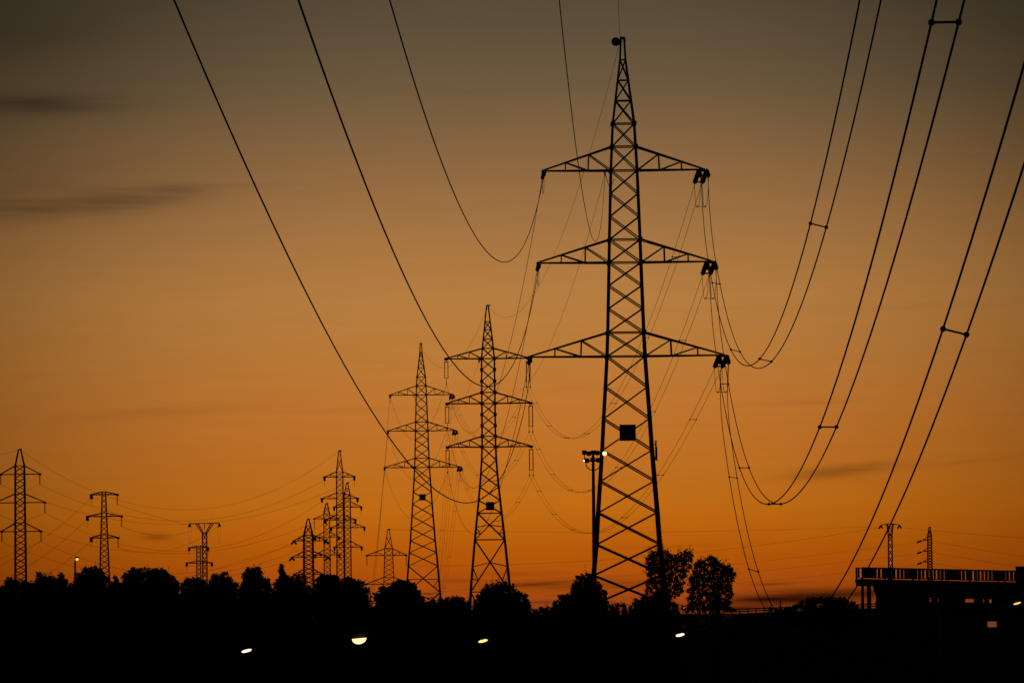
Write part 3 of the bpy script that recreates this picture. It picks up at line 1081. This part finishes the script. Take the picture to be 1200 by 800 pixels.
def tree(label, D, lobes, seed, name='leafy_tree', cat='tree', group='trees of the dark treeline', dens=1.7, leafs=.18, skirt=True, base_z=0.0, mat_='leaf', trunk_x=None, low=2.0, spiky=0.0, limb=1.0):
    """lobes: (photo x, photo row of the top, radius) in px; the tree stands at distance D, its crown clumps spread in depth too."""
    rnd = random.Random(seed)
    k = D / FPX
    xm = trunk_x if trunk_x is not None else sum(l[0] for l in lobes) / len(lobes)
    base = at(xm, 719, D)
    base.z = base_z
    root = thing(name, label, cat, base, 0, group)
    balls = []
    for (x, yt, r) in lobes:
        c = at(x, yt + r, D)
        rr = r * k
        c.y += rnd.uniform(-1, 1) * rr * 1.2
        balls.append((c, rr, 1.0))
        if skirt:
            z = c.z - rr * 1.1
            q = rr
            while z > base_z + low:
                q = min(q * 1.12, 1.6)
                cc_ = Vector((c.x + rnd.uniform(-.4, .4) * q, c.y + rnd.uniform(-.6, .6) * q, z))
                balls.append((cc_, q, .55 if z < EYE else .9))
                z -= q * 1.05
    cr_ = MB()
    for (c, r, d) in balls:
        s = leafs * (1.0 if d > .6 else 1.9)
        n = int(dens * d * 3.6 * pi * r * r / (s * s * .25)) if d > .6 else int(dens * 2.4 * pi * r * r / (s * s * .25))
        n = max(10, min(n, 4000))
        # a lobe is itself a handful of sprays, so the outline stays uneven
        sprays = []
        for q in range(max(5, int(14 * min(1, r / .8)))):
            v = Vector((rnd.gauss(0, 1), rnd.gauss(0, 1), rnd.gauss(0, 1))).normalized()
            sprays.append((c + v * r * rnd.uniform(.35, .86), r * rnd.uniform(.2, .42)))
        for q in range(n):
            if rnd.random() < .55:
                sc, sr = rnd.choice(sprays)
                v = Vector((rnd.gauss(0, 1), rnd.gauss(0, 1), rnd.gauss(0, 1)))
                if v.length > 2.1:
                    v *= 2.1 / v.length
                p = sc + v * sr * .5
            else:
                v = Vector((rnd.gauss(0, 1), rnd.gauss(0, 1), rnd.gauss(0, 1))).normalized()
                p = c + v * r * (rnd.random() ** .4) * .88
            if spiky and rnd.random() < spiky:
                p.z += rnd.random() * r * .5
            if p.z < base_z + .2:
                continue
            leaf(cr_, p, s, rnd)
    tops = sorted((b for b in balls if b[2] > .6), key=lambda b: -(b[0].z + b[1]))
    for q in range(int(len(lobes) * 1.2)):
        c, r, d = rnd.choice(tops[:max(3, int(len(tops) * .6))])
        ang = rnd.uniform(-1.1, 1.1)
        dv = Vector((sin(ang), rnd.uniform(-.4, .4), cos(ang))).normalized()
        p = c + dv * r * .8
        ln = rnd.uniform(.12, .42)
        for e in range(7):
            leaf(cr_, p + dv * ln * e / 6 + Vector((rnd.gauss(0, .02), 0, rnd.gauss(0, .02))), .13 * (1.1 - .09 * e), rnd)
    cr_.build('crown', M[mat_], root, base)
    tr = MB()
    top = max(b[0].z for b in balls)
    rt = max(.08, .022 * (top - base_z)) * (limb ** .5)
    mid = Vector((base.x + rnd.uniform(-.2, .2), base.y, base_z + (top - base_z) * .45))
    end = Vector((base.x + rnd.uniform(-.3, .3), base.y, base_z + (top - base_z) * .85))
    tr.tube([base + Vector((0, 0, -.1)), base + Vector((0, 0, .4)), mid, end], [rt * 1.5, rt * 1.1, rt * .8, rt * .3], 8)
    for (c, r, d) in balls[:60]:
        if d < .6:
            continue
        t = rnd.uniform(.3, .8)
        s0 = mid.lerp(end, t) if c.z > mid.z else base.lerp(mid, .5 + .4 * t)
        m1 = s0.lerp(c, .5) + Vector((0, 0, .12 * (c - s0).length))
        tr.tube([s0, m1, c, c + Vector((rnd.uniform(-.3, .3), 0, .6)) * r], [rt * .45 * limb, rt * .3 * limb, rt * .16 * limb, rt * .05 * limb], 5)
    tr.build('trunk', M['bark'], root, base)
    return root


T = tree


def inside(poly, x, y):
    r = False
    for (x0, y0), (x1, y1) in zip(poly, poly[1:] + poly[:1]):
        if (y0 > y) != (y1 > y) and x < (x1 - x0) * (y - y0) / (y1 - y0) + x0:
            r = not r
    return r


def fill(poly, n, seed, r0, r1, thin_from, thin_to, keep):
    """small clumps spread through an outline, sparser towards its foot"""
    rr = random.Random(seed)
    xs_, ys_ = [p[0] for p in poly], [p[1] for p in poly]
    out = []
    tries = 0
    while len(out) < n and tries < 20000:
        tries += 1
        x, y = rr.uniform(min(xs_), max(xs_)), rr.uniform(min(ys_), max(ys_))
        if not inside(poly, x, y):
            continue
        f = min(1, max(0, (y - thin_from) / (thin_to - thin_from)))
        if rr.random() > 1 + (keep - 1) * f:
            continue
        r = rr.uniform(r0, r1)
        if any((x - a) ** 2 + (y - b) ** 2 < (.48 * (r + c)) ** 2 for a, b, c in out):
            continue
        out.append((x, y, r))
    return [(x, y - r, r) for x, y, r in out]


T('small leafy tree at the picture\'s left edge, in front of the first far pylon', 430, [(-10, 690, 12), (2, 684, 7), (10, 674, 7), (17, 677, 7), (8, 685, 9), (28, 678, 8), (34, 681, 8)], 1)
T('low tree with two pointed tops right of the left-edge pylon', 420, [(41, 681, 7), (46, 669, 4), (50, 673, 7), (58, 671, 7), (64, 675, 7), (72, 671, 4), (74, 676, 8), (82, 681, 7)], 2, spiky=.12)
T('broad round-topped tree in front of the flat-topped pylon', 440, [(92, 668, 7), (100, 664, 8), (108, 662, 8), (115, 664, 8), (121, 672, 8), (96, 680, 10), (110, 682, 14), (124, 684, 10)], 3)
T('low bushy tree with a small spike, right of the flat-topped pylon', 470, [(131, 681, 6), (135, 674, 3), (140, 682, 6), (146, 671, 2.6), (145, 680, 8), (135, 688, 9)], 4, spiky=.1, mat_='leaf2')
T('widest dense tree of the left treeline, its top a broad dome', 410, [(151, 667, 7), (158, 664, 8), (166, 662.5, 9), (175, 662, 9), (183, 665, 7), (190, 664, 7), (196, 669, 6), (202, 675, 7), (160, 682, 16), (185, 682, 16), (207, 679, 7)], 5)
T('small tree under the short flat-topped pylon', 480, [(215, 681, 6), (221, 675, 7), (229, 674, 7), (236, 677, 7), (244, 680, 7), (225, 688, 12), (240, 690, 10)], 6, mat_='leaf2')
T('ragged tree right of the Y-shaped pylon', 440, [(251, 671, 5), (256, 672, 6), (262, 669, 5), (268, 673, 7), (275, 680, 6), (258, 684, 12), (271, 688, 10)], 7, spiky=.1)
T('tall round-headed tree with a narrow waist, right of the ragged one', 400, [(287, 669, 5.5), (293, 662.5, 7), (300, 663, 6.5), (304, 667, 6), (288, 680, 7), (298, 680, 9), (312, 675, 5), (314, 681, 6), (294, 694, 10), (308, 695, 9)], 8)
T('tree with one slim upright shoot rising high above its crown', 430, [(330, 661, 3.5), (331, 666, 4.5), (333, 673, 5.5), (325, 677, 7), (339, 674, 5.5), (345, 676, 7), (352, 684, 8), (330, 688, 12), (347, 692, 11)], 9, spiky=.08)
T('small airy tree in front of the wide-bodied cluster pylon', 500, [(350, 671, 5), (356, 671, 4.5), (362, 684, 6), (368, 690, 8)], 10, dens=.8, mat_='leaf2')
T('dense square-topped tree hiding the feet of the pylon cluster', 420, [(373, 675, 6), (378, 671, 7), (386, 670.5, 7.5), (393, 672, 7), (380, 684, 12), (395, 684, 12)], 11)
T('bushy tree right of the pylon cluster, sloping down to the right', 440, [(402, 675, 7), (409, 674, 6.5), (416, 676, 6), (422, 678, 6), (427, 686, 6), (412, 688, 11), (426, 695, 8)], 12)
T('tree in front of the low wide-armed pylon, its right side jagged', 410, [(443, 692, 6), (449, 686, 6), (455, 686, 6), (462, 682, 7), (469, 677.5, 8), (477, 678, 7.5), (483, 682, 6), (489, 690, 5), (458, 694, 10), (475, 692, 13), (493, 697, 5)], 13)
T('low rounded clump between the slimmest and the middle tall pylon', 480, [(501, 703, 5), (508, 701, 6), (516, 700, 6.5), (525, 698, 6), (533, 696, 6.5), (541, 698, 7), (548, 704, 5), (520, 706, 9), (538, 706, 9)], 14, mat_='leaf2')
T('feathery rounded tree at the foot of the middle pylon', 390, [(562, 695, 6), (568, 687, 6), (575, 681.5, 7), (583, 679.5, 7), (591, 679, 7), (599, 685, 7), (607, 691, 7), (614, 695, 6), (617, 703, 6), (575, 693, 11), (590, 692, 13), (604, 700, 11), (566, 704, 8)], 15, dens=1.4, spiky=.12)
T('low dark bush in the gap right of the middle pylon', 520, [(627, 712, 4), (634, 710, 4.5), (642, 709.5, 4.5), (648, 709, 4)], 16, cat='bush', name='low_bush', mat_='leaf2')
T('dark pointed tree against the left leg of the largest pylon', 400, [(652, 702, 6), (659, 696, 6), (666, 694.5, 6.5), (675, 679, 6), (681, 672.5, 6.5), (688, 669.5, 6.5), (694, 671, 6), (700, 681, 6), (707, 690, 5.5), (679, 688, 11), (695, 690, 11), (664, 705, 8)], 17)
T('thin low bush between the legs of the largest pylon', 470, [(717, 707, 4), (724, 705.5, 4.5), (731, 705, 4.5), (739, 707, 4.5)], 18, dens=1.0, cat='bush', name='low_bush')
T('dense mound of shrubbery under the tall airy tree', 430, [(746, 701, 5), (753, 697, 6), (761, 696, 7), (770, 697, 8), (780, 699, 8), (790, 704, 7), (760, 706, 10), (778, 708, 10)], 19, cat='bush', name='round_bush')
T('tall airy tree with sky showing through, against the right leg of the largest pylon', 395,
  fill([(757, 664), (759, 653), (765, 648), (771, 645), (779, 645), (786, 650), (792, 651), (798, 647), (806, 646), (811, 650), (811, 656), (808, 664), (805, 671), (801, 677), (799, 684), (797, 692), (795, 700), (764, 700), (759, 690), (758, 678), (760, 671)],
       105, 5, 2.6, 6.0, 664, 690, .5),
  20, dens=1.0, leafs=.15, skirt=False, trunk_x=779, low=3, limb=.32)
T('second tall airy tree, sloping down to the right, beside the first airy one', 400,
  fill([(809, 676), (815, 666), (818, 658), (825, 654), (834, 653), (840, 656), (848, 662), (855, 666), (861, 671), (860, 677), (856, 684), (857, 692), (855, 703), (851, 714), (806, 714), (806, 704), (807, 692)],
       125, 6, 2.6, 6.0, 670, 700, .55) + [(808, 706, 4), (815, 704, 5), (824, 706, 5), (833, 705, 5), (842, 705, 5), (850, 707, 4.5), (856, 709, 3.5), (861, 711, 3)],
  21, dens=1.0, leafs=.15, skirt=False, trunk_x=840, low=3, limb=.32)

# ------------------------------------------------------------------ raised bank, guard rail, bush and bridge on the right
DB = 600.0
kb = DB / FPX
bank = MB()
prof_ = []
for px, py in ((780, 752), (868, 718.5), (890, 717.2), (930, 715.2), (1000, 712.4), (1040, 711.8), (1120, 711), (1260, 710), (1500, 708)):
    p = at(px, py, DB)
    prof_.append((p.x, max(p.z, .0)))
for (dy, dz) in ((-26, None), (-3, 0), (0, 0), (9, 0), (34, None)):
    for (x, z) in prof_:
        bank.v.append(Vector((x, DB + dy, -.3 if dz is None else z - (0 if dy >= 0 and dy < 9 else .05))))
nw = len(prof_)
for j in range(4):
    for i in range(nw - 1):
        bank.f.append((j * nw + i, j * nw + i + 1, (j + 1) * nw + i + 1, (j + 1) * nw + i))
tag(bank.build('embankment', M['bank']), 'dark raised earth bank running right towards the bridge', 'bank', kind='structure')

gr = thing('guard_rail', 'low steel guard rail with short posts on the bank left of the bridge', 'guard rail', at(848, 714, DB + 2))
gx = [(848 + 9.5 * i) for i in range(20)]
m = MB()
def rail_y(x):
    return 713.6 - .0385 * (x - 860)


for hgt in (0.0, 2.5):
    pts = [at(x, rail_y(x) + hgt, DB + 2) for x in gx]
    for a, b in zip(pts, pts[1:]):
        m.bar(a, b, .08, .10)
m.build('rail', M['rail'], gr, gr.location)
for i, x in enumerate(gx):
    a = at(x, rail_y(x), DB + 2.1)
    m = MB()
    m.bar(a + Vector((0, .08, -.6)), a + Vector((0, .08, .05 if i != 7 else .55)), .09)
    m.build('post', M['rail'], gr, gr.location)
tree('round dark bush on the bank between the sinking twin cable and the bridge', 585, [(932, 706, 5), (939, 703, 5.5), (947, 700, 6), (955, 698, 6), (964, 697, 6.5), (973, 697, 6.5), (982, 698, 6), (990, 699, 6), (998, 703, 5), (1004, 707, 4), (925, 709, 4), (950, 706, 7), (970, 706, 8), (988, 707, 6)],
     30, cat='bush', name='round_bush', base_z=5.5, low=.5, group='bushes on the bank')
tree('low scrubby bush on the bank, left of the round bush', 585, [(903, 710.5, 2.6), (909, 711, 2.2), (915, 709.5, 2.8), (921, 710, 2.6)], 31, cat='bush', name='low_bush', base_z=5.8, low=.3, leafs=.15, group='bushes on the bank', mat_='leaf2')

# bridge: runs to the right and slowly away from the viewer
Dq0, Dq1 = 640.0, 642.0
A0, A1 = at(1011, 678, Dq0), at(1275, 683.8, Dq1)
ax = (A1 - A0)
LB = ax.length
ax.normalize()
nrm = Vector((-ax.y, ax.x, 0))        # away from the viewer
br = thing('footbridge', 'dark concrete bridge deck on two columns with a slatted railing, at the right edge', 'bridge', (A0.x, A0.y, 0))
org = br.location.copy()


def bp(s, t, z):
    """along the deck, across it (away), height above deck"""
    return A0 + ax * s + nrm * t + Vector((0, 0, z))


def slab(mb, s0, s1, t0, t1, z0, z1):
    n = len(mb.v)
    for s in (s0, s1):
        for t, z in ((t0, z0), (t1, z0), (t1, z1), (t0, z1)):
            mb.v.append(bp(s, t, z))
    mb.f += [(n, n + 1, n + 2, n + 3), (n + 7, n + 6, n + 5, n + 4)]
    for q in range(4):
        r_ = (q + 1) % 4
        mb.f.append((n + q, n + 4 + q, n + 4 + r_, n + r_))


def s_at(px):
    """distance along the deck seen at photo column px"""
    lo, hi = 0.0, LB
    for _ in range(40):
        mid = (lo + hi) / 2
        d = bp(mid, 0, 0) - Vector((0, 0, EYE))
        if 600 + FPX * d.dot(_R) / d.dot(-_B) < px:
            lo = mid
        else:
            hi = mid
    return lo


WB = 3.6
m = MB()
slab(m, -.1, LB, 0, WB, -.30, .02)
m.build('deck', M['concrete'], br, org)
for t in (0.12, WB - .12):
    m = MB()
    slab(m, 0, LB, t - .04, t + .04, .90, .99)
    slab(m, 0, LB, t - .03, t + .03, .1, .15)
    n = int(LB / .31) if t < 1 else int(LB / .34)
    rr_ = random.Random(int(t * 10))
    pit = .31 if t < 1 else .34
    for i in range(n):
        s = .1 + i * pit
        slab(m, s, s + (.19 if t < 1 else .17) + .05 * (rr_.random() - .5), t - .02, t + .02, .15, .90)
    if t < 1:
        slab(m, .08, 1.05, t - .012, t + .012, .2, .86)
    for i in range(int(LB / 2.4)):
        slab(m, i * 2.4 - .07, i * 2.4 + .07, t - .06, t + .06, .02, .95)
    m.build('railing', M['rail'], br, org)
m = MB()
slab(m, -.05, 1.0, .1, WB - .1, -.58, -.30)
m.build('pier_cap', M['concrete'], br, org)
for x0, x1, t in ((1009, 1013.6, .5), (1017.6, 1021.8, .5)):
    m = MB()
    zt = -.58
    s0, s1 = s_at(x0), s_at(x1)
    slab(m, s0, s1, t, t + .5, -A0.z, zt)
    m.build('column', M['concrete'], br, org)
# haunched girder
h0, h1 = s_at(1028.5), s_at(1034)
m = MB()
pf = [(h0, -.30)]
for i in range(7):
    a_ = i / 6
    pf.append((h0 + (h1 - h0) * (.15 + .85 * a_ ** 1.4), -.30 - 1.15 * a_ ** .8 * 1.0))
pf += [(LB, -1.45), (LB, -.30)]
n0 = len(m.v)
for t in (.25, WB - .25):
    for (s, z) in pf:
        m.v.append(bp(s, t, z))
q_ = len(pf)
m.f.append(tuple(range(n0, n0 + q_)))
m.f.append(tuple(range(n0 + q_, n0 + 2 * q_))[::-1])
for i in range(q_):
    j = (i + 1) % q_
    m.f.append((n0 + i, n0 + q_ + i, n0 + q_ + j, n0 + j))
m.build('girder', M['concrete'], br, org)
# supporting wall with a few slots open to the sky
m = MB()
zs0, zs1 = -1.45, -1.74
slab(m, h1 - .15, LB, .6, WB - .6, -A0.z, zs1)
solid = [(h1 - .15, s_at(1091)), (s_at(1097.5), s_at(1100.5)), (s_at(1105), s_at(1133)), (s_at(1147), s_at(1154)), (s_at(1159), s_at(1161)), (s_at(1168), LB)]
for a_, b_ in solid:
    slab(m, a_, b_, .9, WB - .9, zs1, zs0)
m.build('support_wall', M['concrete'], br, org)
m = MB()
slab(m, s_at(1191.5), s_at(1205), -.05, .5, .02, 1.35)
m.build('cabinet', M['rail'], br, org)

# low hut with a dim lit window below the bridge
hp = at(1160, 731, 560)
hut = thing('small_building', 'dark low building below the bridge with one dim pinkish lit window', 'building', (hp.x, 560, 0))
m = MB()
m.box((0, 2.2, 3.5), 7, 4, 7.0 * .96)
m.build('wall', M['wall'], hut)
m = MB()
m.box((0, 2.2, 6.95), 7.5, 4.6, .2)
m.build('roof', M['rail'], hut)
m = MB()
m.box((.17, .15, hp.z), .64, .06, .40)
wn = m.build('window', M['window'], hut)
m = MB()
for sx in (-.42, .42):
    m.box((.17 + sx, .16, hp.z), .06, .1, .6)
for sz in (-.28, .28):
    m.box((.17, .16, hp.z + sz), .9, .1, .06)
m.build('window_frame', M['rail'], wn)


# ------------------------------------------------------------------ lamps
def street_lamp(px, py, D, label, length, thick, tilt, lens_mat, arm_side=1, bowl=False):
    c = at(px, py, D)
    foot = Vector((c.x + arm_side * 1.3, D + .2, 0))
    root = thing('street_lamp', label, 'street lamp', foot, 0, 'street lamps')
    m = MB()
    ca, sa = cos(tilt), sin(tilt)
    xv = Vector((ca, 0, sa))
    top = c + xv * (arm_side * length * .6) + Vector((0, 0, thick * .9))
    m.tube([foot, foot + Vector((0, 0, 1.0)), Vector((foot.x, foot.y, c.z - .25)), Vector((foot.x - arm_side * .15, D + .1, c.z + .02)), top], [.085, .075, .05, .04, .035], 8)
    m.build('pole', M['pole'], root, foot)
    m = MB()
    zv = Vector((-sa, 0, ca))
    n = len(m.v)
    for (u, h_) in ((-.62, .3), (-.5, 1.0), (.3, 1.35), (.7, 1.0), (.72, .45)):
        for yy in (-.11, .11):
            m.v.append(c + xv * (u * length) + zv * (h_ * thick) + Vector((0, yy, 0)))
            m.v.append(c + xv * (u * length) + zv * (.45 * thick) + Vector((0, yy, 0)))
    for i in range(4):
        a_ = n + i * 4
        b_ = a_ + 4
        m.f += [(a_, b_, b_ + 2, a_ + 2), (a_ + 1, a_ + 3, b_ + 3, b_ + 1), (a_, a_ + 1, b_ + 1, b_), (a_ + 2, b_ + 2, b_ + 3, a_ + 3)]
    m.f += [(n, n + 2, n + 3, n + 1), (n + 16, n + 17, n + 19, n + 18)]
    hd = m.build('lamp_head', M['pole'], root, foot)
    m = MB()
    if bowl:
        for i in range(0, 7):
            th = (pi / 2) * i / 6
            for q in range(14):
                a_ = 2 * pi * q / 14
                m.v.append(c + Vector((length * .5 * cos(th) * cos(a_), length * .5 * cos(th) * sin(a_), thick * .45 - thick * sin(th))) + xv * 0)
        for i in range(6):
            for q in range(14):
                r_ = (q + 1) % 14
                m.f.append((i * 14 + q, i * 14 + r_, (i + 1) * 14 + r_, (i + 1) * 14 + q))
        m.f.append(tuple(range(14)))
        # skew with the head
        for i, v in enumerate(m.v):
            v.z += (v.x - c.x) * sa
    else:
        m.ball((0, 0, 0), 1.0, 14, 10, (length * .5, .09, thick * .5))
        m.v = [c + xv * v.x + zv * v.z + Vector((0, v.y, 0)) for v in m.v]
    m.build('lens', lens_mat, hd, foot)
    return root


street_lamp(289, 762, 300, 'street lamp with a white slanted head, lowest lamp on the left', .41, .115, radians(13), M['white_lamp'])
street_lamp(421, 750.5, 300, 'brightest street lamp, a glowing warm bowl left of the middle', .56, .22, radians(5), M['bowl_lamp'], 1, True)
street_lamp(566, 750.5, 320, 'street lamp with a yellowish slanted head below the middle pylon', .40, .12, radians(12), M['yellow_lamp'])
street_lamp(797, 743.5, 320, 'street lamp with a pinkish-white slanted head below the airy trees', .37, .12, radians(12), M['white_lamp'])
street_lamp(1192, 706.5, 420, 'street lamp with an amber slanted head at the right edge beside the bridge', .42, .11, radians(15), M['amber_lamp'])

# slim lamp post above the left treeline
c = at(90.3, 655.2, 640)
lp = thing('lamp_post', 'slim lamp post with an amber light rising above the left treeline', 'street lamp', (at(88.2, 690, 640).x, 640, 0), 0, 'street lamps')
f = lp.location.copy()
m = MB()
m.tube([f, (f.x, 640, 2), (f.x, 640, c.z - .2), (f.x + .03, 640, c.z + .12), (c.x, 640, c.z + .17)], [.12, .1, .075, .06, .05], 8)
m.build('pole', M['pole'], lp, f)
m = MB()
m.box((c.x, 640, c.z + .16), .34, .2, .08)
m.box((c.x, 640, c.z + .23), .22, .14, .06)
hd = m.build('lamp_head', M['pole'], lp, f)
m = MB()
m.ball((c.x, 640, c.z + .02), .12, 10, 8, (1.1, 1, .95))
m.build('lens', M['amber_lamp'], hd, f)

# floodlight mast left of the big pylon
DF = 440.0
kf = DF / FPX
fx = at(696.8, 650, DF)
tp = at(695.0, 531, DF)
fm = thing('floodlight_mast', 'tall floodlight mast with a cluster of lamps, touching the largest pylon\'s left leg', 'floodlight mast', (tp.x, DF, 0))
fo = fm.location.copy()
zt = tp.z
m = MB()
m.tube([(0, 0, 0), (0, 0, 4), (0, 0, zt - .1)], [.2, .16, .085], 10)
m.build('pole', M['pole'], fm)
m = MB()
for dz, hw_ in ((.03, .62), (-.42, .55)):
    m.bar((-hw_, 0, zt + dz), (hw_, 0, zt + dz), .09)
m.bar((0, 0, zt - .6), (0, 0, zt + .1), .12)
for s in (-1, 1):
    m.bar((s * .5, 0, zt - .42), (s * .5, 0, zt + .03), .05)
m.build('head_frame', M['pole'], fm)
m = MB()
m.tube([(.42 * cos(a_), .12 * sin(a_ * 2), zt - .55 + .42 * sin(a_)) for a_ in [pi + pi * i / 14 for i in range(15)]], .03, 6)
m.build('service_ring', M['pole'], fm)
lit = {(.66, -.02): .125, (-.52, -.42): .05}
for (x, z) in ((-.5, .06), (-.24, .0), (.0, .05), (.24, .03), (-.35, -.4), (.28, -.38), (-.02, -.36)):
    m = MB()
    m.box((x, -.12, zt + z), .27, .16, .24)
    m.bar((x, 0, zt + z), (x, -.08, zt + z + .02), .06)
    m.tube([(x, -.2, zt + z), (x, -.26, zt + z - .02)], [.12, .15], 10)
    m.build('floodlight', M['pole'], fm)
for (x, z), r_ in lit.items():
    m = MB()
    m.box((x, -.06, zt + z), .2 * r_ / .13, .1, .2 * r_ / .13)
    if x > .5:
        m.bar((.3, -.04, zt + .03), (x, -.04, zt + z), .07)
    h_ = m.build('floodlight', M['pole'], fm)
    m = MB()
    m.ball((x, -.16, zt + z), r_, 12, 8, (1, .5, 1))
    m.build('lens', M['flood_lamp'], h_)

# ------------------------------------------------------------------ far woods closing the gap under the treeline
rnd = random.Random(77)
m = MB()
DWd = 760.0


def contour(x):
    if x < 432:
        return 687.5 + 2.2 * sin(x * .13) + 2.2 * sin(x * .37 + 1) + 1.2 * sin(x * .83)
    if x < 556:
        return 699 + 2.5 * sin(x * .11) + 2 * sin(x * .31 + 1)
    if x < 745:
        return 712 + 1.2 * sin(x * .2)
    return 709 + 2 * sin(x * .17)


for q in range(13000):
    x = rnd.uniform(-160, 846)
    D_ = DWd + rnd.uniform(-12, 25)
    zt_ = at(x, contour(x), D_).z
    z = zt_ * (rnd.random() ** .75)
    p = at(x, 719, D_)
    p.z = z - rnd.random() * .15
    if p.z < .3:
        p.z = .3
    leaf(m, p, 1.0 if z < zt_ - 1.2 else .5, rnd)
tag(m.build('distant_woods', M['leaf2']), 'dark low woods filling the gaps under the treeline', 'woods', kind='stuff')
